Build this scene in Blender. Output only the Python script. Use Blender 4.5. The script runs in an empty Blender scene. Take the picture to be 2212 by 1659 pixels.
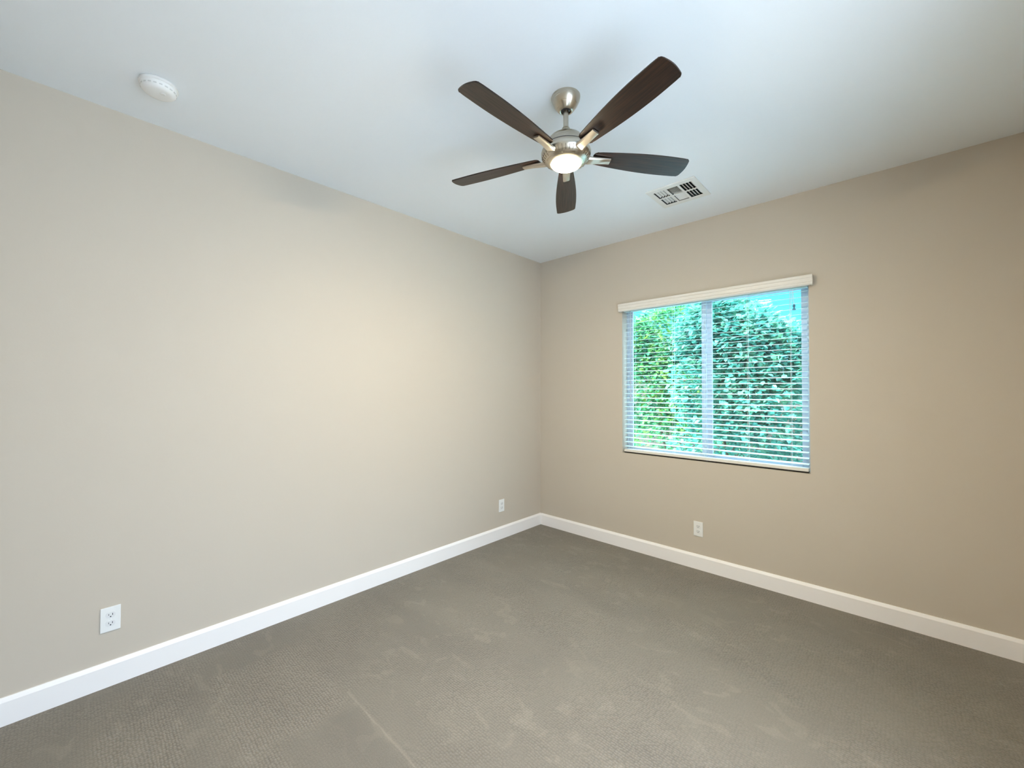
import bpy, bmesh, math, random
from mathutils import Vector, Matrix, Euler
random.seed(7)
PI = math.pi
SC = bpy.context.scene
COL = SC.collection

# ---------------------------------------------------------------- camera
CAM = (2.7300, -3.3565, 1.3979)
YAW, PITCH, ROLL, FPX = 43.1027, 0.8717, -0.0631, 884.51
cd = bpy.data.cameras.new('camera')
cd.sensor_width = 36.0
cd.lens = FPX / 2212.0 * 36.0
cd.clip_start = 0.02
cam = bpy.data.objects.new('camera', cd)
COL.objects.link(cam)
cam.location = CAM
cam.rotation_mode = 'XYZ'
cam.matrix_world = (Matrix.Translation(CAM) @ Matrix.Rotation(math.radians(YAW), 4, 'Z')
                    @ Matrix.Rotation(math.radians(90 + PITCH), 4, 'X')
                    @ Matrix.Rotation(math.radians(-ROLL), 4, 'Z'))
SC.camera = cam

# ---------------------------------------------------------------- colour management
SC.view_settings.view_transform = 'Standard'
SC.view_settings.look = 'None'
SC.view_settings.gamma = 1.0
SC.view_settings.use_curve_mapping = False
SC.view_settings.exposure = 0.0

# ---------------------------------------------------------------- sky
LOW = (0.34, 1.15, 1.35)          # open sky near the horizon
HIGH = (0.84, 0.825, 0.93)          # brighter sky overhead
HIGH_S = 21.5
SIDE = (0.52, 0.68, 1.02)          # extra sky glow added on the east side as room fill
SIDE_S = 8.0
w = bpy.data.worlds.new('sky'); SC.world = w; w.use_nodes = True
nt = w.node_tree; nt.nodes.clear()
def wn(t, **k):
    n = nt.nodes.new(t)
    for a, b in k.items(): setattr(n, a, b)
    return n
tc = wn('ShaderNodeTexCoord'); sx = wn('ShaderNodeSeparateXYZ')
nt.links.new(tc.outputs['Generated'], sx.inputs[0])
def mr(src, a, b):
    n = wn('ShaderNodeMapRange', interpolation_type='SMOOTHSTEP')
    n.inputs['From Min'].default_value = a; n.inputs['From Max'].default_value = b
    nt.links.new(src, n.inputs['Value']); return n.outputs[0]
def vscale(col, fac, s):
    m = wn('ShaderNodeMath', operation='MULTIPLY'); nt.links.new(fac, m.inputs[0]); m.inputs[1].default_value = s
    v = wn('ShaderNodeVectorMath', operation='SCALE'); v.inputs[0].default_value = col
    nt.links.new(m.outputs[0], v.inputs['Scale']); return v.outputs[0]
def vadd(a, b):
    v = wn('ShaderNodeVectorMath', operation='ADD')
    if isinstance(a, tuple): v.inputs[0].default_value = a
    else: nt.links.new(a, v.inputs[0])
    nt.links.new(b, v.inputs[1]); return v.outputs[0]
tot = vadd(vadd(LOW, vscale(HIGH, mr(sx.outputs['Z'], 0.26, 0.75), HIGH_S)),
           vscale(SIDE, mr(sx.outputs['X'], 0.55, 0.90), SIDE_S))
bg = wn('ShaderNodeBackground'); wo = wn('ShaderNodeOutputWorld')
nt.links.new(tot, bg.inputs['Color']); nt.links.new(bg.outputs[0], wo.inputs[0])

def lamp(name, kind, loc, rot, **k):
    d = bpy.data.lights.new(name, kind)
    for a, b in k.items():
        if a == 'portal': d.cycles.is_portal = b
        else: setattr(d, a, b)
    o = bpy.data.objects.new(name, d); COL.objects.link(o)
    o.location = loc; o.rotation_euler = rot; return o
SUN_DIR = Vector((-0.55, -0.62, 0.78)).normalized()
sun = lamp('sun', 'SUN', (0, 0, 6), (0, 0, 0), energy=9.0, angle=0.01, color=(1.0, 0.93, 0.80))
sun.rotation_euler = SUN_DIR.to_track_quat('Z', 'Y').to_euler()
LENS_EMIT = 950.0
LENS_COL = (1.0, 0.872, 0.615)

# room constants
H = 2.743
RX, FY = 3.285, -3.665            # right wall plane, front wall plane
WT = 0.14
WX0, WX1, WZ0, WZ1 = 0.943, 2.312, 0.842, 2.150
DY0, DY1, DZ = -3.35, -1.85, 2.40   # glass door added in the right wall for fill daylight
lamp('window_portal', 'AREA', ((WX0+WX1)/2, 0.10, (WZ0+WZ1)/2), (math.radians(-90), 0, 0),
     shape='RECTANGLE', size=WX1-WX0, size_y=WZ1-WZ0, portal=True)
lamp('fill_door_portal', 'AREA', (RX+0.10, (DY0+DY1)/2, DZ/2), (0, math.radians(90), 0),
     shape='RECTANGLE', size=DZ, size_y=DY1-DY0, portal=True)

# ================================================================ helpers
def mat(name, col=(.5, .5, .5), rough=.5, metal=0.0, spec=0.5):
    m = bpy.data.materials.new(name); m.use_nodes = True
    b = m.node_tree.nodes['Principled BSDF']
    b.inputs['Base Color'].default_value = (*col, 1); b.inputs['Roughness'].default_value = rough
    b.inputs['Metallic'].default_value = metal; b.inputs['Specular IOR Level'].default_value = spec
    return m, m.node_tree, b
def N(t, kind, **k):
    n = t.nodes.new(kind)
    for a, b in k.items():
        if a in n.inputs.keys(): n.inputs[a].default_value = b
        else: setattr(n, a, b)
    return n
def ramp(t, src, stops):
    r = t.nodes.new('ShaderNodeValToRGB'); e = r.color_ramp.elements
    while len(e) < len(stops): e.new(0.5)
    for i, (p, c) in enumerate(stops):
        e[i].position = p; e[i].color = (*c, 1) if len(c) == 3 else c
    t.links.new(src, r.inputs[0]); return r.outputs[0]
def bump(t, b, src, strength, dist):
    n = N(t, 'ShaderNodeBump'); n.inputs['Strength'].default_value = strength
    n.inputs['Distance'].default_value = dist
    t.links.new(src, n.inputs['Height']); t.links.new(n.outputs[0], b.inputs['Normal'])
def g(v): return (v, v, v)

def link(name, me, m=None, parent=None):
    o = bpy.data.objects.new(name, me); COL.objects.link(o)
    if m is not None: me.materials.append(m)
    if parent is not None: o.parent = parent
    return o
def obj(name, bm, m=None, parent=None, smooth=False):
    bmesh.ops.recalc_face_normals(bm, faces=bm.faces)
    me = bpy.data.meshes.new(name); bm.to_mesh(me); bm.free()
    if smooth:
        for p in me.polygons: p.use_smooth = True
        try: me.set_sharp_from_angle(angle=math.radians(38))
        except Exception: pass
    return link(name, me, m, parent)
def thing(name, label, cat, loc=(0, 0, 0), group=None):
    o = bpy.data.objects.new(name, None); COL.objects.link(o); o.location = loc
    o.empty_display_size = 0.05
    o['label'] = label; o['category'] = cat
    if group: o['group'] = group
    return o
def struct(o): o['kind'] = 'structure'; return o
def box(bm, x0, x1, y0, y1, z0, z1, bev=0.0, M=None):
    v = [bm.verts.new((x, y, z)) for x in (x0, x1) for y in (y0, y1) for z in (z0, z1)]
    fs = []
    for idx in ((0,1,3,2),(4,6,7,5),(0,4,5,1),(2,3,7,6),(0,2,6,4),(1,5,7,3)):
        fs.append(bm.faces.new([v[i] for i in idx]))
    if bev > 0:
        es = list({e for f in fs for e in f.edges})
        r = bmesh.ops.bevel(bm, geom=es, offset=bev, segments=2, profile=0.6, affect='EDGES')
        vs = list({vv for f in r['faces'] for vv in f.verts} | {x for x in v if x.is_valid})
    else: vs = v
    if M is not None:
        for q in vs: q.co = M @ q.co
    return vs
def B(): return bmesh.new()
def lathe(bm, prof, seg=48, c=(0, 0, 0)):
    rings = []
    for r, z in prof:
        if r < 1e-6: rings.append([bm.verts.new((c[0], c[1], c[2]+z))])
        else: rings.append([bm.verts.new((c[0]+r*math.cos(2*PI*i/seg), c[1]+r*math.sin(2*PI*i/seg), c[2]+z)) for i in range(seg)])
    for a, b in zip(rings, rings[1:]):
        for i in range(seg):
            j = (i+1) % seg
            if len(a) == 1 and len(b) == 1: continue
            if len(a) == 1: bm.faces.new((a[0], b[j], b[i]))
            elif len(b) == 1: bm.faces.new((a[i], a[j], b[0]))
            else: bm.faces.new((a[i], a[j], b[j], b[i]))
def tube(bm, pts, r, seg=8):
    pts = [Vector(p) for p in pts]; rings = []
    for i, p in enumerate(pts):
        d = (pts[min(i+1, len(pts)-1)] - pts[max(i-1, 0)]).normalized()
        a = d.orthogonal().normalized(); b = d.cross(a)
        if rings and i:
            pass
        rr = r[i] if isinstance(r, (list, tuple)) else r
        rings.append([bm.verts.new(p + a*rr*math.cos(2*PI*k/seg) + b*rr*math.sin(2*PI*k/seg)) for k in range(seg)])
    for a, b in zip(rings, rings[1:]):
        for k in range(seg): bm.faces.new((a[k], a[(k+1) % seg], b[(k+1) % seg], b[k]))
    bm.faces.new(rings[0][::-1]); bm.faces.new(rings[-1])
def sweep(bm, prof, A, Bp, nrm, up=Vector((0, 0, 1))):
    """profile (out, up) swept from A to Bp; nrm = outward direction"""
    A, Bp, nrm = Vector(A), Vector(Bp), Vector(nrm)
    ra = [bm.verts.new(A + nrm*o + up*z) for o, z in prof]
    rb = [bm.verts.new(Bp + nrm*o + up*z) for o, z in prof]
    n = len(prof)
    for i in range(n): bm.faces.new((ra[i], ra[(i+1) % n], rb[(i+1) % n], rb[i]))
    bm.faces.new(ra[::-1]); bm.faces.new(rb)

# ================================================================ materials
WALL_C = (0.590, 0.522, 0.438)
M_wall, t, b = mat('wall_paint', WALL_C, 0.62, spec=0.35)
tcn = N(t, 'ShaderNodeTexCoord')
n1 = N(t, 'ShaderNodeTexNoise', Scale=110.0, Detail=3.0); t.links.new(tcn.outputs['Object'], n1.inputs['Vector'])
bump(t, b, n1.outputs[0], 0.10, 0.002)
M_ceil, t, b = mat('ceiling_paint', (0.87, 0.91, 0.95), 0.7, spec=0.2)
tcn = N(t, 'ShaderNodeTexCoord')
n1 = N(t, 'ShaderNodeTexNoise', Scale=70.0, Detail=3.0); t.links.new(tcn.outputs['Object'], n1.inputs['Vector'])
bump(t, b, n1.outputs[0], 0.12, 0.002)
M_trim, t, b = mat('trim_paint', (0.93, 0.90, 0.89), 0.38)
M_white, t, b = mat('white_plastic', (0.86, 0.86, 0.85), 0.35)
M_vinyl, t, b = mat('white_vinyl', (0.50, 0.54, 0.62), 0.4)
M_slat, t, b = mat('blind_slat', (0.68, 0.83, 0.85), 0.45)
M_val, t, b = mat('blind_valance', (0.80, 0.77, 0.72), 0.45)
tcn = N(t, 'ShaderNodeTexCoord'); mp = N(t, 'ShaderNodeMapping'); mp.inputs['Scale'].default_value = (2, 60, 60)
n1 = N(t, 'ShaderNodeTexNoise', Scale=3.0, Detail=4.0)
t.links.new(tcn.outputs['Object'], mp.inputs[0]); t.links.new(mp.outputs[0], n1.inputs['Vector'])
t.links.new(ramp(t, n1.outputs[0], [(0.3, (.76, .73, .68)), (0.7, (.84, .81, .76))]), b.inputs['Base Color'])
M_cord, t, b = mat('blind_cord', (0.72, 0.76, 0.78), 0.6)
M_dark, t, b = mat('gap_shade', (0.012, 0.009, 0.006), 0.8)  # near-black colour for the shaded gap below the blind
M_slot, t, b = mat('slot_shadow', (0.03, 0.03, 0.035), 0.6)
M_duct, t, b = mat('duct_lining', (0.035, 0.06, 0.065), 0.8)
M_vent, t, b = mat('register_enamel', (0.82, 0.82, 0.80), 0.4)
M_socket, t, b = mat('socket_plastic', (0.80, 0.80, 0.80), 0.3)

# brushed nickel
M_nick, t, b = mat('brushed_nickel', (0.52, 0.47, 0.39), 0.30, 1.0)
tcn = N(t, 'ShaderNodeTexCoord'); mp = N(t, 'ShaderNodeMapping'); mp.inputs['Scale'].default_value = (1, 1, 40)
n1 = N(t, 'ShaderNodeTexNoise', Scale=6.0, Detail=2.0)
t.links.new(tcn.outputs['Object'], mp.inputs[0]); t.links.new(mp.outputs[0], n1.inputs['Vector'])
t.links.new(ramp(t, n1.outputs[0], [(0.3, g(.27)), (0.7, g(.30))]), b.inputs['Roughness'])
M_nickb, t, b = mat('satin_nickel', (0.58, 0.53, 0.46), 0.34, 1.0)
# fan blade walnut (object space: x runs along the blade)
M_blade, t, b = mat('walnut_veneer', (0.05, 0.022, 0.012), 0.38)
tcn = N(t, 'ShaderNodeTexCoord'); mp = N(t, 'ShaderNodeMapping'); mp.inputs['Scale'].default_value = (2.2, 55, 8)
n1 = N(t, 'ShaderNodeTexNoise', Scale=3.0, Detail=6.0, Distortion=0.7)
t.links.new(tcn.outputs['Object'], mp.inputs[0]); t.links.new(mp.outputs[0], n1.inputs['Vector'])
t.links.new(ramp(t, n1.outputs[0], [(0.32, (.006, .003, .002)), (0.52, (.018, .008, .005)), (0.74, (.046, .019, .010))]), b.inputs['Base Color'])
t.links.new(ramp(t, n1.outputs[0], [(0.3, g(.40)), (0.7, g(.30))]), b.inputs['Roughness'])
# lens
M_lens = bpy.data.materials.new('lit_frosted_lens'); M_lens.use_nodes = True; t = M_lens.node_tree; t.nodes.clear()
e = N(t, 'ShaderNodeEmission'); e.inputs[0].default_value = (*LENS_COL, 1); e.inputs[1].default_value = LENS_EMIT
o_ = N(t, 'ShaderNodeOutputMaterial'); t.links.new(e.outputs[0], o_.inputs[0])
# glass: thin panes let light straight through with a faint reflection
def glass(name, tint):
    m = bpy.data.materials.new(name); m.use_nodes = True; t = m.node_tree; t.nodes.clear()
    tr = N(t, 'ShaderNodeBsdfTransparent'); tr.inputs[0].default_value = (*tint, 1)
    gl = N(t, 'ShaderNodeBsdfGlossy'); gl.inputs['Roughness'].default_value = 0.02
    lw = N(t, 'ShaderNodeLayerWeight'); lw.inputs[0].default_value = 0.5
    pw = N(t, 'ShaderNodeMath', operation='POWER'); t.links.new(lw.outputs['Facing'], pw.inputs[0]); pw.inputs[1].default_value = 5.0
    fr = N(t, 'ShaderNodeMath', operation='MULTIPLY_ADD'); t.links.new(pw.outputs[0], fr.inputs[0]); fr.inputs[1].default_value = 0.94; fr.inputs[2].default_value = 0.035
    mx = N(t, 'ShaderNodeMixShader'); o = N(t, 'ShaderNodeOutputMaterial')
    t.links.new(fr.outputs[0], mx.inputs[0]); t.links.new(tr.outputs[0], mx.inputs[1]); t.links.new(gl.outputs[0], mx.inputs[2])
    t.links.new(mx.outputs[0], o.inputs[0]); return m
M_glass = glass('window_glass', (0.77, 0.94, 0.98))
M_glassd = glass('fill_door_glass', (0.95, 0.97, 0.96))

CARPET_C = (0.192, 0.167, 0.131)
# carpet: rows of small loops along x, brushed light and dark by the vacuum
M_carpet, t, b = mat('loop_carpet', (0.2, 0.18, 0.15), 0.95, spec=0.1)
tcn = N(t, 'ShaderNodeTexCoord'); C_ = tcn.outputs['Object']
def math_(op, a, c=None):
    n = N(t, 'ShaderNodeMath', operation=op)
    for i, v in enumerate((a, c)):
        if v is None: continue
        if isinstance(v, (int, float)): n.inputs[i].default_value = v
        else: t.links.new(v, n.inputs[i])
    return n.outputs[0]
def noise(scale, detail=3.0, rough=.5, vec=None, dist=0.0, mapscale=None, rot=0.0):
    n = N(t, 'ShaderNodeTexNoise', Scale=scale, Detail=detail, Roughness=rough, Distortion=dist)
    src = vec or C_
    if mapscale:
        m_ = N(t, 'ShaderNodeMapping'); m_.inputs['Scale'].default_value = mapscale
        m_.inputs['Rotation'].default_value = (0, 0, rot)
        t.links.new(src, m_.inputs[0]); src = m_.outputs[0]
    t.links.new(src, n.inputs['Vector']); return n.outputs[0]
sp = N(t, 'ShaderNodeSeparateXYZ'); t.links.new(C_, sp.inputs[0])
wob = noise(7.0, 2.0); wob2 = noise(25.0, 2.0)
yy = math_('ADD', math_('MULTIPLY', sp.outputs['Y'], 1/0.0108), math_('MULTIPLY', wob, 1.3))
xx = math_('ADD', math_('MULTIPLY', sp.outputs['X'], 1/0.0125), math_('MULTIPLY', wob2, 1.6))
cb = N(t, 'ShaderNodeCombineXYZ'); t.links.new(xx, cb.inputs[0]); t.links.new(yy, cb.inputs[1])
vo = N(t, 'ShaderNodeTexVoronoi', Scale=1.0, Randomness=0.52); vo.voronoi_dimensions = '2D'
t.links.new(cb.outputs[0], vo.inputs['Vector'])
tuft = ramp(t, vo.outputs['Distance'], [(0.12, g(1)), (0.62, g(0))])          # one round tuft per cell
rows = math_('SINE', math_('MULTIPLY', yy, 2*PI))
loop = math_('ADD', math_('MULTIPLY', math_('SUBTRACT', tuft, 0.5), 1.1), math_('MULTIPLY', rows, 0.16))
sy = N(t, 'ShaderNodeSeparateColor'); t.links.new(vo.outputs['Color'], sy.inputs[0])
fine = noise(330.0, 3.0, .75)
px_ = math_('ADD', sp.outputs['X'], math_('MULTIPLY', math_('SUBTRACT', noise(8.0, 3.0, .6), 0.5), 0.16))
py_ = math_('ADD', sp.outputs['Y'], math_('MULTIPLY', math_('SUBTRACT', noise(9.0, 3.0, .6, rot=1.0, mapscale=(1, 1, 1)), 0.5), 0.12))
def sstep(v, a, b_):
    m_ = N(t, 'ShaderNodeMapRange', interpolation_type='SMOOTHSTEP')
    m_.inputs['From Min'].default_value = a; m_.inputs['From Max'].default_value = b_
    t.links.new(v, m_.inputs['Value']); return m_.outputs[0]
def area(x0, x1, y0, y1, e, vx=None, vy=None):
    vx = vx or px_; vy = vy or py_
    a_ = math_('MULTIPLY', sstep(vx, x0-e, x0+e), sstep(vx, x1+e, x1-e))
    return math_('MULTIPLY', a_, math_('MULTIPLY', sstep(vy, y0-e, y0+e), sstep(vy, y1+e, y1-e)))
brushed = math_('ADD', area(.30, .94, -2.92, -2.50, .035), area(.36, .80, -3.30, -3.04, .03))   # vacuum passes by the left wall
laid = area(.98, 1.70, -2.80, -2.49, .03)                                                       # pile laid flat
crease = area(.86, 1.85, -2.480, -2.470, .005, sp.outputs['X'], math_('ADD', sp.outputs['Y'], math_('MULTIPLY', math_('SUBTRACT', noise(14.0, 1.0), .5), .012)))
soft = ramp(t, noise(1.9, 3.0, .55, dist=.4), [(0.38, g(0.25)), (0.60, g(1.0))])
clar = math_('MAXIMUM', math_('MULTIPLY', soft, 0.85), math_('MINIMUM', brushed, 1.0))
clar = math_('MULTIPLY', clar, math_('SUBTRACT', 1.0, math_('MULTIPLY', laid, .7)))
hgt = math_('ADD', math_('MULTIPLY', loop, clar), math_('MULTIPLY', fine, 0.9))
bump(t, b, hgt, 0.7, 0.0035)
fleck = math_('MULTIPLY', ramp(t, noise(6.5, 2.0, .45, dist=1.0, mapscale=(1.0, 1.7, 1), rot=.7), [(0.585, g(0)), (0.65, g(1))]),
              ramp(t, noise(1.3, 1.0), [(0.40, g(0.15)), (0.58, g(1))]))
broad = noise(1.7, 2.0, .5, mapscale=(1.0, 1.8, 1), rot=.6, dist=.4)
tone = math_('ADD', math_('MULTIPLY', fleck, 0.15), math_('MULTIPLY', math_('SUBTRACT', broad, .5), 0.42))
tone = math_('ADD', tone, math_('SUBTRACT', math_('ADD', math_('MULTIPLY', brushed, 0.10), math_('MULTIPLY', crease, .24)), math_('MULTIPLY', laid, 0.07)))
tone = math_('ADD', tone, math_('ADD', math_('MULTIPLY', math_('MULTIPLY', loop, clar), 0.30), math_('MULTIPLY', math_('SUBTRACT', fine, 0.5), 1.5)))
tone = math_('ADD', tone, math_('MULTIPLY', math_('SUBTRACT', sy.outputs[0], .5), math_('MULTIPLY', clar, .16)))
val = math_('ADD', tone, 1.0)
vs_ = N(t, 'ShaderNodeVectorMath', operation='SCALE'); vs_.inputs[0].default_value = CARPET_C
t.links.new(val, vs_.inputs['Scale']); t.links.new(vs_.outputs[0], b.inputs['Base Color'])
b.inputs['Sheen Weight'].default_value = 0.25; b.inputs['Sheen Roughness'].default_value = 0.5

# leaves
def leafmat(name, c0, c1, c2):
    m = bpy.data.materials.new(name); m.use_nodes = True; t = m.node_tree; b = t.nodes['Principled BSDF']
    tcn = N(t, 'ShaderNodeTexCoord')
    n1 = N(t, 'ShaderNodeTexNoise', Scale=9.0, Detail=3.0); t.links.new(tcn.outputs['Object'], n1.inputs['Vector'])
    col = ramp(t, n1.outputs[0], [(0.34, c0), (0.5, c1), (0.66, c2)])
    t.links.new(col, b.inputs['Base Color']); b.inputs['Roughness'].default_value = 0.30
    tl = N(t, 'ShaderNodeBsdfTranslucent'); t.links.new(col, tl.inputs[0])
    mx = N(t, 'ShaderNodeMixShader'); mx.inputs[0].default_value = 0.3
    t.links.new(b.outputs[0], mx.inputs[1]); t.links.new(tl.outputs[0], mx.inputs[2])
    t.links.new(mx.outputs[0], t.nodes['Material Output'].inputs[0]); return m
M_leafA = leafmat('leaf_green', (.045, .210, .120), (.120, .400, .180), (.400, .560, .100))
M_leafB = leafmat('leaf_teal', (.045, .210, .170), (.120, .400, .310), (.280, .540, .350))
M_bark, t, b = mat('bark', (0.16, 0.11, 0.07), 0.9)
M_gravel, t, b = mat('gravel', (0.42, 0.36, 0.28), 0.95)
tcn = N(t, 'ShaderNodeTexCoord'); n1 = N(t, 'ShaderNodeTexVoronoi', Scale=40.0); t.links.new(tcn.outputs['Object'], n1.inputs['Vector'])
t.links.new(ramp(t, n1.outputs['Distance'], [(0.0, (.58, .66, .72)), (0.7, (.48, .56, .62))]), b.inputs['Base Color'])
M_block, t, b = mat('garden_block', (0.62, 0.48, 0.34), 0.9)
tcn = N(t, 'ShaderNodeTexCoord'); mp = N(t, 'ShaderNodeMapping'); mp.inputs['Rotation'].default_value = (PI/2, 0, 0)
br = N(t, 'ShaderNodeTexBrick', Scale=2.5); t.links.new(tcn.outputs['Object'], mp.inputs[0]); t.links.new(mp.outputs[0], br.inputs['Vector'])
br.inputs['Color1'].default_value = (.16, .12, .08, 1); br.inputs['Color2'].default_value = (.13, .10, .07, 1); br.inputs['Mortar'].default_value = (.10, .08, .06, 1)
t.links.new(br.outputs[0], b.inputs['Base Color'])

# ================================================================ room shell
VX0, VX1, VY0, VY1 = 1.502, 1.824, -0.718, -0.402      # ceiling register outer edge
hx0, hx1, hy0, hy1 = VX0+.022, VX1-.022, VY0+.022, VY1-.022
bm = B(); box(bm, -WT, RX+WT, FY-WT, WT, -0.12, 0.0); struct(obj('floor', bm, M_carpet))
bm = B()
box(bm, -WT, hx0, FY-WT, WT, H, H+.16); box(bm, hx1, RX+WT, FY-WT, WT, H, H+.16)
box(bm, hx0, hx1, FY-WT, hy0, H, H+.16); box(bm, hx0, hx1, hy1, WT, H, H+.16)
struct(obj('ceiling', bm, M_ceil))
bm = B(); box(bm, -WT, 0, FY-WT, WT, 0, H); struct(obj('wall_left', bm, M_wall))
bm = B(); box(bm, 0, WX0, 0, WT, 0, H); box(bm, WX1, RX, 0, WT, 0, H)
box(bm, WX0, WX1, 0, WT, 0, WZ0); box(bm, WX0, WX1, 0, WT, WZ1, H); struct(obj('wall_back', bm, M_wall))
bm = B(); box(bm, RX, RX+WT, DY1, WT, 0, H); box(bm, RX, RX+WT, FY-WT, DY0, 0, H); box(bm, RX, RX+WT, DY0, DY1, DZ, H)
struct(obj('wall_right', bm, M_wall))
bm = B(); box(bm, 0, RX, FY-WT, FY, 0, H); struct(obj('wall_front', bm, M_wall))
# baseboards: flat face, eased bevel to a thin top edge
BP = [(0, 0), (.0142, 0), (.0142, .097), (.0125, .101), (.0070, .111), (.0052, .1145), (0, .1145)]
def base(name, A, Bp, n):
    bm = B(); sweep(bm, BP, A, Bp, n); return struct(obj(name, bm, M_trim))
base('baseboard_left', (0, 0, 0), (0, FY, 0), (1, 0, 0))
base('baseboard_back', (0.0142, 0, 0), (RX-.0142, 0, 0), (0, -1, 0))
bm = B(); sweep(bm, BP, (RX, 0, 0), (RX, DY1+.07, 0), (-1, 0, 0)); sweep(bm, BP, (RX, DY0-.07, 0), (RX, FY, 0), (-1, 0, 0))
struct(obj('baseboard_right', bm, M_trim))
base('baseboard_front', (0.0142, FY, 0), (RX-.0142, FY, 0), (0, 1, 0))

# unseen glass door, added in the right wall to let side daylight in
d = bpy.data.objects.new('fill_door_1', None); COL.objects.link(d); d.location = (RX, (DY0+DY1)/2, 0); struct(d)
bm = B(); f = .07; hw = (DY1-DY0)/2
for a, c in ((-hw, -.005), (.005, hw)):
    box(bm, .05, .09, a, a+f, 0.01, DZ, .003); box(bm, .05, .09, c-f, c, 0.01, DZ, .003)
    box(bm, .05, .09, a+f, c-f, 0.01, .12, .003); box(bm, .05, .09, a+f, c-f, DZ-f, DZ, .003)
obj('fill_door_frame', bm, M_trim, d)
for a, c in ((-hw+f, -.005-f), (.005+f, hw-f)):
    bm = B(); box(bm, .068, .072, a, c, .12, DZ-f); obj('pane', bm, M_glassd, d)
bm = B(); box(bm, -.045, -.03, -.055, -.025, 1.0, 1.02, .003); box(bm, -.04, .05, -.047, -.033, 1.003, 1.017); obj('fill_door_handle', bm, M_nick, d)
bm = B()
box(bm, -.015, 0, -hw-.07, -hw, 0, DZ+.07, .002); box(bm, -.015, 0, hw, hw+.07, 0, DZ+.07, .002); box(bm, -.015, 0, -hw, hw, DZ, DZ+.07, .002)
obj('fill_door_casing', bm, M_trim, d)

# ================================================================ window
win = bpy.data.objects.new('window_1', None); COL.objects.link(win); win.location = (0, 0, 0); struct(win)
FYD = 0.085
bm = B(); fw = .020
box(bm, WX0, WX0+fw, FYD, WT, WZ0, WZ1, .002); box(bm, WX1-fw, WX1, FYD, WT, WZ0, WZ1, .002)
box(bm, WX0+fw, WX1-fw, FYD, WT, WZ0, WZ0+fw, .002); box(bm, WX0+fw, WX1-fw, FYD, WT, WZ1-fw, WZ1, .002)
obj('window_frame', bm, M_vinyl, win)
MX = 1.640
def sash(x0, x1, y0, y1, s, name):
    bm = B(); z0, z1 = WZ0+fw, WZ1-fw
    box(bm, x0, x0+s, y0, y1, z0, z1, .002); box(bm, x1-s, x1, y0, y1, z0, z1, .002)
    box(bm, x0+s, x1-s, y0, y1, z0, z0+s*.8, .002); box(bm, x0+s, x1-s, y0, y1, z1-s*.6, z1, .002)
    so = obj(name, bm, M_vinyl, win)
    bm = B(); box(bm, x0+s, x1-s, (y0+y1)/2-.002, (y0+y1)/2+.002, z0+s*.8, z1-s*.6); obj('pane', bm, M_glass, so)
    return so
sash(WX0+fw, 1.630, .092, .112, .036, 'sash')
sash(1.628, WX1-fw, .116, .136, .038, 'sash')
bm = B(); box(bm, 1.606, 1.614, .086, .0918, 1.42, 1.50, .001); obj('latch', bm, M_vinyl, win)

# ---- blind
bl = thing('window_blind', 'white horizontal slat window blind with a moulded valance, lowered over the bushes outside', 'blind', ((WX0+WX1)/2, 0.03, WZ1))
bl_o = Vector(bl.location)
def rel(vs):
    for v in vs: v.co -= bl_o
SL0, SL1, SY = WX0+.012, WX1-.010, 0.034
# valance
bm = B(); vx0, vx1 = 0.928, 2.338
VP = [(0, 0), (.010, .004), (.013, .012), (.012, .020), (.016, .024), (.017, .046), (.021, .050), (.022, .062), (.019, .068), (0, .068)]
sweep(bm, VP, (vx0, -.030, 2.098), (vx1, -.030, 2.098), (0, -1, 0))
box(bm, vx0, vx0+.010, -.030, -.0006, 2.098, 2.166); box(bm, vx1-.010, vx1, -.030, -.0006, 2.098, 2.166)
rel(bm.verts); obj('valance', bm, M_val, bl)
bm = B(); box(bm, SL0, SL1, SY-.028, SY+.024, 2.100, 2.147, .002); rel(bm.verts); obj('headrail', bm, M_slat, bl)
# slats: thin crowned strips, nearly level
bm = B(); pitch = 0.0392; nsl = 40; zb = 0.900
zs_ = []
for i in range(nsl):
    z = zb + i*pitch
    if z > 2.095: break
    zs_.append(z)
    sec = [(-.0175, -.0005), (-.009, .0003), (0, .0006), (.009, .0003), (.0175, -.0005)]
    top = [(y, zz + y*0.135) for y, zz in sec]
    loop_ = [(y, zz+.0007) for y, zz in top] + [(y, zz-.0007) for y, zz in reversed(top)]
    ra = [bm.verts.new((SL0, SY+y, z+zz)) for y, zz in loop_]
    rb = [bm.verts.new((SL1, SY+y, z+zz)) for y, zz in loop_]
    n = len(loop_)
    for k in range(n): bm.faces.new((ra[k], ra[(k+1) % n], rb[(k+1) % n], rb[k]))
    bm.faces.new(ra[::-1]); bm.faces.new(rb)
rel(bm.verts); obj('slats', bm, M_slat, bl)
bm = B(); box(bm, SL0, SL1, SY-.026, SY+.026, 0.853, 0.874, .003); rel(bm.verts); obj('bottom_rail', bm, M_val, bl)
bm = B(); box(bm, SL0+.001, SL1-.001, SY-.0235, SY+.02, 0.8425, 0.8535); rel(bm.verts); obj('rail_gap_shade', bm, M_dark, bl)  # dark strip standing in for the shadow between rail and sill
for cx in (1.045, 1.390, 1.640, 1.940, 2.205):
    bm = B()
    for dy in (-.0215, .0215):
        tube(bm, [(cx, SY+dy, 0.874), (cx, SY+dy, 2.10)], .0011, 6)
    for z in zs_:
        tube(bm, [(cx, SY-.0215, z-.0045), (cx, SY+.0215, z-.0005)], .0006, 5)
    rel(bm.verts); obj('ladder_cord', bm, M_cord, bl)
bm = B(); tube(bm, [(1.022, SY-.030, 2.105), (1.023, SY-.031, 1.34)], .0030, 8)
lathe(bm, [(0, 0), (.005, .004), (.006, .03), (.0035, .05), (0, .052)], 10, (1.023, SY-.031, 1.300))
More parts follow.
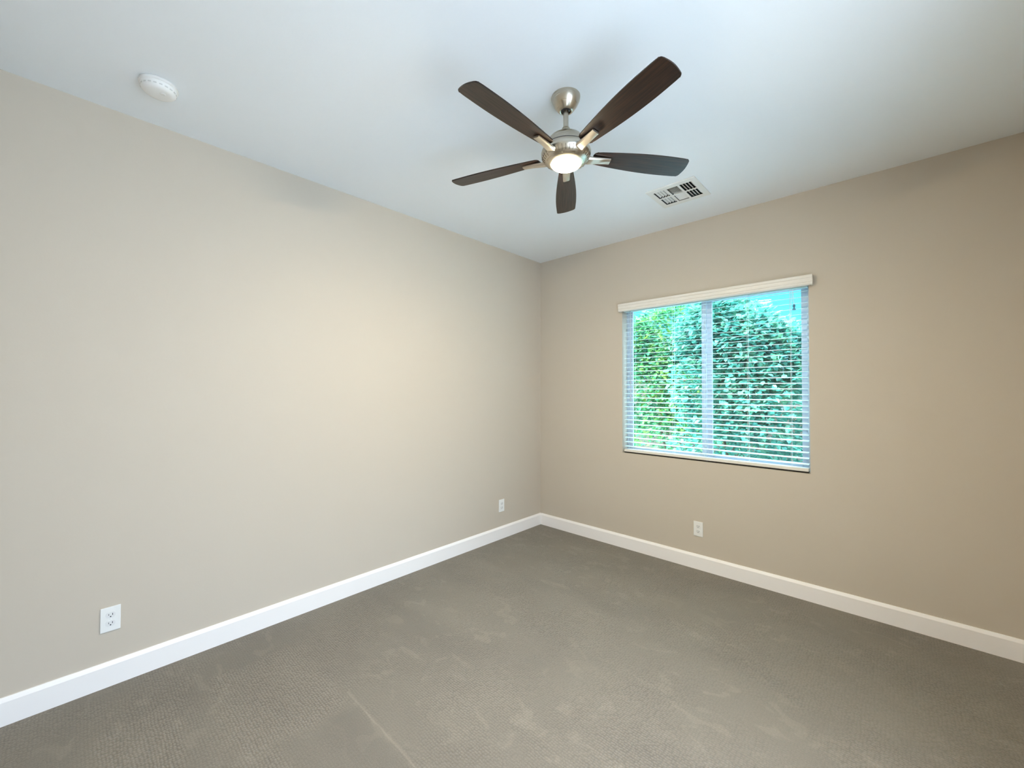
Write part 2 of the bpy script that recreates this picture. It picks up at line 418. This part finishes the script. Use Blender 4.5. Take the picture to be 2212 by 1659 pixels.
rel(bm.verts); obj('tilt_wand', bm, M_vinyl, bl)
bm = B()
for dx, zt in ((0, 2.004), (.010, 1.975)):
    tube(bm, [(WX1-.092+dx*.4, SY-.030, 2.09), (WX1-.092+dx, SY-.034, zt)], .0011, 6)
rel(bm.verts); lc = obj('lift_cord', bm, M_cord, bl)
bm = B()
lathe(bm, [(0, .034), (.005, .032), (.009, .020), (.005, .014), (.006, .004), (.010, 0), (.010, -.006), (0, -.008)], 12, (WX1-.082, SY-.034, 1.955))
rel(bm.verts); obj('tassel', bm, mat('tassel_plastic', (.10, .30, .46), .4)[0], lc)

# ================================================================ outlets
def outlet(label):
    root = thing('wall_outlet', label, 'outlet', (0, 0, 0), 'duplex wall outlets above the baseboards')
    # local frame: x across, z up, +y out of the wall
    bm = B(); box(bm, -.035, .035, 0, .0055, -.057, .057, .0022); pl = obj('cover_plate', bm, M_white, root)
    bm = B(); lathe(bm, [(0, .0012), (.0025, .001), (.0032, 0)], 14)
    for v in bm.verts: v.co = Vector((v.co.x, .0055+v.co.z, v.co.y))
    obj('screw', bm, M_white, pl)
    for s in (1, -1):
        bm = B(); zc = s*.0195
        pts = []
        for k in range(32):
            a = 2*PI*k/32; x = .0172*math.cos(a); z = max(-.0135, min(.0135, .0172*math.sin(a)))
            pts.append((x, z))
        fa = [bm.verts.new((x, .0054, zc+z)) for x, z in pts]; fb = [bm.verts.new((x, .0074, zc+z)) for x, z in pts]
        bm.faces.new(fa); bm.faces.new(fb[::-1])
        for k in range(32): bm.faces.new((fa[k], fb[k], fb[(k+1) % 32], fa[(k+1) % 32]))
        so = obj('socket', bm, M_socket, root)
        bm = B()
        box(bm, -.0078, -.0054, .0070, .00765, zc-.002, zc+.0070); box(bm, .0056, .0076, .0070, .00765, zc-.001, zc+.0060)
        lathe(bm, [(0, .0004), (.0027, .0003), (.0027, 0)], 12, (0, 0, 0))
        for v in list(bm.verts)[-25:]:
            v.co = Vector((v.co.x, .0073+v.co.z, zc-.0072+v.co.y))
        obj('slots', bm, M_slot, so)
    return root
def copy_tree(o, parent=None):
    c = o.copy(); COL.objects.link(c)
    if parent is not None: c.parent = parent
    for ch in list(o.children): copy_tree(ch, c)
    return c
ol = outlet('white duplex outlet low on the long left wall, nearest the camera')
ol.location = (0.0003, -3.2265, 0.3125); ol.rotation_euler = (0, 0, -PI/2)
oc = copy_tree(ol); oc['label'] = 'small white outlet on the left wall, beside the far room corner'
oc.location = (0.0003, -0.585, 0.309)
orr = copy_tree(ol); orr['label'] = 'white outlet below the window on the back wall'
orr.location = (1.5925, -0.0003, 0.313); orr.rotation_euler = (0, 0, PI)

# ================================================================ smoke detector
sd = thing('smoke_detector', 'round white smoke detector on the ceiling near the left wall', 'smoke detector', (0.372, -3.118, H))
bm = B(); lathe(bm, [(0, -.001), (.066, -.001), (.068, -.004), (.068, -.012), (.065, -.014), (0, -.014)], 56); obj('mounting_base', bm, M_white, sd, True)
bm = B(); lathe(bm, [(.063, -.013), (.064, -.020), (.060, -.032), (.053, -.040), (.045, -.043), (.036, -.0445), (0, -.046)], 56); cv = obj('cover', bm, M_white, sd, True)
bm = B()
for k in range(20):
    a = 2*PI*k/20
    M = Matrix.Rotation(a, 4, 'Z')
    box(bm, .0600, .0622, -.0055, .0055, -.0300, -.0255, M=M)
obj('vent_slots', bm, mat('detector_slots', (.66, .66, .65), .6)[0], cv)
bm = B(); lathe(bm, [(0, -.0485), (.0095, -.048), (.0105, -.0450)], 24, (.018, .012, 0)); obj('test_button', bm, M_socket, cv, True)

# ================================================================ ceiling register
vc = ((VX0+VX1)/2, (VY0+VY1)/2, H)
vt = thing('ceiling_vent', 'square white ceiling air register with six louvred cells, between the fan and the window wall', 'air vent', vc)
hw, hh = (VX1-VX0)/2, (VY1-VY0)/2
ix, iy = hw-.036, hh-.042
xs = [-ix, -ix/3, ix/3, ix]; ys = [-iy, 0, iy]; rib = .0065
bm = B(); zt, zb_ = -.0005, -.006
ex, ey = ix, iy
def ring(bm, X0, X1, Y0, Y1, x0, x1, y0, y1, z0, z1):
    box(bm, X0, x0, Y0, Y1, z0, z1); box(bm, x1, X1, Y0, Y1, z0, z1)
    box(bm, x0, x1, Y0, y0, z0, z1); box(bm, x0, x1, y1, Y1, z0, z1)
ring(bm, -hw+.004, hw-.004, -hh+.004, hh-.004, -ex, ex, -ey, ey, -.0065, -.0030)
# thin turned edge
ring(bm, -hw, hw, -hh, hh, -hw+.004, hw-.004, -hh+.004, hh-.004, -.0060, -.0004)
for x in xs[1:3]: box(bm, x-rib, x+rib, -ey, ey, -.0065, -.0030)
box(bm, -ex, ex, -rib, rib, -.0063, -.0032)
obj('face_plate', bm, M_vent, vt)
for ci in range(3):
    for ri in range(2):
        x0 = xs[ci] + (rib if ci else 0); x1 = xs[ci+1] - (rib if ci < 2 else 0)
        y0 = ys[ri] + (rib if ri else 0); y1 = ys[ri+1] - (rib if ri < 1 else 0)
        bm = B()
        if ci != 1:
            n = 4; st = (x1-x0)/n; s = -1 if ci == 0 else 1
            for k in range(n):
                xc = x0 + (k+.5)*st
                M = Matrix.Translation((xc, 0, .006)) @ Matrix.Rotation(s*math.radians(38), 4, 'Y')
                hwl = .0066 if ci == 0 else .0098
                box(bm, -hwl, hwl, y0, y1, -.0006, .0006, M=M)
        else:
            n = 7; st = (y1-y0)/n; s = -1 if ri == 0 else 1
            for k in range(n):
                yc = y0 + (k+.5)*st
                M = Matrix.Translation((0, yc, .006)) @ Matrix.Rotation(-s*math.radians(40), 4, 'X')
                hwm = .0095 if ri == 0 else .0082
                box(bm, x0, x1, -hwm, hwm, -.0006, .0006, M=M)
        obj('louvre', bm, M_vent, vt)
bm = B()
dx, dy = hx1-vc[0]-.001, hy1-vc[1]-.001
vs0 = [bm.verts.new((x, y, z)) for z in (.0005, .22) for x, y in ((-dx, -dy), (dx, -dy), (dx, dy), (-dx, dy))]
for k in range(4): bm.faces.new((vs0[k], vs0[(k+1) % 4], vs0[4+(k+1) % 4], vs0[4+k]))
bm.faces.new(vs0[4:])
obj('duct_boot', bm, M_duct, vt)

# ================================================================ ceiling fan
HX, HY = 1.6386, -1.8304
fan = thing('ceiling_fan', 'brushed nickel ceiling fan with five dark wood blades and a lit round lamp', 'ceiling fan', (HX, HY, H))
def zz(p): return [(r, z-H) for r, z in p]
bm = B(); lathe(bm, zz([(0, 2.7425), (.0655, 2.7425), (.0655, 2.737), (.0635, 2.727), (.0555, 2.709), (.0460, 2.694), (.0360, 2.6820), (.0305, 2.6770), (.0275, 2.6755), (.0240, 2.6768), (.0225, 2.684), (0, 2.688)]), 64)
obj('canopy', bm, M_nick, fan, True)
bm = B(); lathe(bm, zz([(0, 2.70), (.0225, 2.69), (.021, 2.683), (.0185, 2.680), (.012, 2.678)]), 32); obj('hanger_ball', bm, M_slot, fan, True)
bm = B(); lathe(bm, zz([(0, 2.70), (.0118, 2.70), (.0118, 2.60), (0, 2.60)]), 32); obj('downrod', bm, M_nick, fan, True)
bm = B(); lathe(bm, zz([(.0118, 2.601), (.0165, 2.600), (.0195, 2.594), (.0235, 2.582), (.031, 2.567), (.020, 2.562)]), 48); obj('yoke_cover', bm, M_nick, fan, True)
bm = B(); lathe(bm, zz([(0, 2.568), (.034, 2.568), (.056, 2.562), (.076, 2.549), (.092, 2.530), (.1015, 2.509), (.1035, 2.503), (.1015, 2.501), (0, 2.501)]), 72)
hs = obj('motor_housing', bm, M_nick, fan, True)
bm = B(); lathe(bm, zz([(.100, 2.5022), (.1046, 2.5016), (.1049, 2.4990), (0.09, 2.4988)]), 72); obj('seam', bm, M_slot, hs, True)
bm = B(); lathe(bm, zz([(0, 2.499), (.105, 2.499), (.1105, 2.492), (.1135, 2.482), (.1115, 2.468), (.104, 2.455), (.092, 2.444), (.080, 2.4375), (.073, 2.434), (.069, 2.4335), (.067, 2.437)]), 72)
lb = obj('light_housing', bm, M_nick, fan, True)
PH = math.radians(-18.46)
M_cool = mat('slot_metal', (.10, .075, .055), .5, .6)[0]
def prof_pt(sv):   # along the lower bowl
    P = [(.1112, 2.4840), (.1132, 2.478), (.1090, 2.4635), (.1005, 2.4515), (.0920, 2.4443)]
    i = min(int(sv*(len(P)-1)), len(P)-2); f_ = sv*(len(P)-1)-i
    return P[i][0]*(1-f_)+P[i+1][0]*f_, P[i][1]*(1-f_)+P[i+1][1]*f_
for k in range(5):
    for j in range(-2, 3):
        a = PH + math.radians(36) + k*2*PI/5 + math.radians(j*9.0)
        pts = []
        for q in range(7):
            r, z = prof_pt(.46 + .44*q/6); pts.append((r*math.cos(a), r*math.sin(a), z-H))
        bm = B(); tube(bm, pts, .0013, 6); obj('cooling_slot', bm, M_cool, lb)
bm = B(); lathe(bm, zz([(.0668, 2.4365), (.0662, 2.4310), (.063, 2.4265), (.056, 2.4220), (.042, 2.4175), (.022, 2.4150), (0, 2.4145)]), 64)
obj('light_lens', bm, M_lens, fan, True)
# blade outline (local x outward)
def outline():
    R0, R1 = .128, .600
    def hwid(u):      # half width along length
        return .0335 + .0245*math.sin(min(1, u/.72)*PI/2) - (.004*max(0, (u-.72)/.28)**1.5)
    up = []
    n = 26
    for i in range(n+1):
        u = i/n; x = R0 + (R1-R0)*u; up.append((x, hwid(u)))
    # round corners at tip and root
    pts = []
    rc = .013
    top = [(x, y) for x, y in up if x > R0+.018 and x < R1-rc]
    yt = hwid(1.0); yr = hwid(0.03)
    tip = []
    for k in range(9):
        a = PI/2*k/8; tip.append((R1-rc-.006+rc*math.sin(a)+.0, yt-rc+rc*math.cos(a)))
    root = []
    for k in range(7):
        a = PI/2*k/6; root.append((R0+.018-.018*math.sin(a), yr-.018+.018*math.cos(a)))
    upper = root[::-1] + top + tip
    endc = [(R1-.006+.006*math.cos(v*PI/2), v*(yt-rc)) for v in (.75, .5, .25, 0, -.25, -.5, -.75)]
    lower = [(x, -y) for x, y in reversed(upper)]
    return upper + endc + lower
OUT = outline()
PITCHB = math.radians(-12)
ZB = 2.4745
def make_blade(k):
    a = PH + k*2*PI/5
    bm = B(); th = .0028
    fa = [bm.verts.new((x, y, th)) for x, y in OUT]; fb = [bm.verts.new((x, y, -th)) for x, y in OUT]
    bm.faces.new(fa); bm.faces.new(fb[::-1]); n = len(OUT)
    for i in range(n): bm.faces.new((fa[i], fb[i], fb[(i+1) % n], fa[(i+1) % n]))
    be = [e_ for e_ in bm.edges if abs(e_.verts[0].co.z-e_.verts[1].co.z) < 1e-6]
    bmesh.ops.bevel(bm, geom=be, offset=.0012, segments=2, affect='EDGES')
    o = obj('blade', bm, M_blade, fan)
    Mr = Matrix.Rotation(a, 4, 'Z')
    o.matrix_local = Matrix.Translation((0, 0, ZB-H)) @ Mr @ Matrix.Rotation(PITCHB, 4, 'X')
    # bracket: a curved tongue from the housing to the underside of the blade
    bm = B(); secs = []
    path = [(.088, -.012, .023, .014), (.108, -.015, .0215, .014), (.130, -.0135, .0195, .012), (.155, -.0110, .0185, .0105), (.185, -.0095, .0178, .0090), (.212, -.0085, .0172, .0080)]
    for x, z, hw_, th_ in path:
        cs = [(-hw_, th_*.3), (hw_, th_*.3), (hw_, -th_*.2), (hw_*.72, -th_*.62), (-hw_*.72, -th_*.62), (-hw_, -th_*.2)]
        secs.append([bm.verts.new((x, y, z+q)) for y, q in cs])
    for s0, s1 in zip(secs, secs[1:]):
        for i in range(6): bm.faces.new((s0[i], s0[(i+1) % 6], s1[(i+1) % 6], s1[i]))
    bm.faces.new(secs[0][::-1]); bm.faces.new(secs[-1])
    ob = obj('blade_bracket', bm, M_nickb, fan, True)
    ob.matrix_local = Matrix.Translation((0, 0, ZB-H)) @ Mr @ Matrix.Rotation(PITCHB, 4, 'X')
for k in range(5): make_blade(k)

# ================================================================ outside
bm = B(); box(bm, RX+WT, 4.6, WT, .30, -.10, 3.2); box(bm, 4.3, 4.6, .30, 4.0, -.10, 3.2); struct(obj('light_shield_wall', bm, M_block))  # unseen wall added to keep the side sky glow off the shrubs
bm = B(); box(bm, -6, 12, WT, 14, -.35, -.10); box(bm, RX+WT, 12, -10, WT, -.35, -.10); struct(obj('ground', bm, M_gravel))
bm = B(); box(bm, -6, 9, 3.9, 4.1, -.10, 1.55); box(bm, -6, 9, 3.88, 4.12, 1.55, 1.62); struct(obj('garden_wall', bm, M_block))

def leaf(bm, p, d, up, L, W):
    s = d.cross(up)
    if s.length < 1e-4: return
    s.normalize(); nrm = s.cross(d).normalized()
    a = bm.verts.new(p); e1 = bm.verts.new(p + d*L)
    m1 = bm.verts.new(p + d*L*.35 + s*W + nrm*W*.25); m2 = bm.verts.new(p + d*L*.35 - s*W + nrm*W*.25)
    q1 = bm.verts.new(p + d*L*.72 + s*W*.72 + nrm*W*.15); q2 = bm.verts.new(p + d*L*.72 - s*W*.72 + nrm*W*.15)
    c = bm.verts.new(p + d*L*.5 - nrm*W*.1)
    for f_ in ((a, m1, c), (m1, q1, c), (q1, e1, c), (e1, q2, c), (q2, m2, c), (m2, a, c)): bm.faces.new(f_)
def shrub(label, x, y, blobs, n, m, L=.078, W=.024, seed=1):
    rnd = random.Random(seed)
    root = thing('leafy_shrub', label, 'shrub', (x, y, -.10), 'leafy shrubs outside the window')
    bm = B()
    for i in range(n):
        bx, by, bz, rx, ry, rz = blobs[rnd.randrange(len(blobs))]
        while True:
            v = Vector((rnd.gauss(0, 1), rnd.gauss(0, 1), rnd.gauss(0, 1)))
            if v.length > .1: break
        v.normalize()
        if v.y > 0.35: v.y *= -1
        rr = rnd.uniform(.62, 1.04)
        p = Vector((bx+v.x*rx*rr, by+v.y*ry*rr, bz+v.z*rz*rr))
        if p.z < .02: continue
        d = (v + Vector((rnd.uniform(-1, 1), rnd.uniform(-1, 1), rnd.uniform(-1.1, .5)))).normalized()
        up = Vector((rnd.uniform(-.6, .6), rnd.uniform(-.9, .3), 1)).normalized()
        leaf(bm, p, d, up, L*rnd.uniform(.7, 1.25), W*rnd.uniform(.8, 1.3))
    me = bpy.data.meshes.new('foliage'); bm.to_mesh(me); bm.free(); link('foliage', me, m, root)
    bm = B()
    for k in range(5):
        a = 2*PI*k/5; bx, by, bz, rx, ry, rz = blobs[k % len(blobs)]
        tube(bm, [(.05*math.cos(a), .05*math.sin(a), 0), (.12*math.cos(a)+bx*.4, by*.4+.1*math.sin(a), bz*.45), (bx, by, bz), (bx+rx*.3*math.cos(a), by, bz+rz*.6)], [.022, .017, .011, .005], 7)
    obj('stem', bm, M_bark, root)
    return root
# blobs are local (x, y, z, rx, ry, rz)
shrub('bright yellow-green leafy shrub outside the left part of the window', 0.30, 2.86,
      [(0, 0, .80, 1.0, .32, .85), (-.35, 0, 1.55, .75, .32, .75), (.35, 0, 1.50, .75, .32, .75), (-.05, 0, 2.30, .62, .30, .56), (-.60, 0, 2.15, .45, .3, .50), (.55, 0, 2.30, .5, .3, .52)], 12500, M_leafA, seed=3)
shrub('blue-green leafy shrub outside the middle and right of the window', 1.40, 2.00,
      [(0, 0, .8, .80, .45, .85), (-.20, 0, 1.6, .62, .45, .70), (-.28, 0, 2.16, .46, .42, .46), (.10, -.05, 2.04, .40, .4, .44), (.28, 0, 1.40, .55, .45, .80), (.46, 0, 1.86, .32, .3, .40), (-.20, 0, 2.30, .36, .35, .42)], 12500, M_leafB, seed=5)
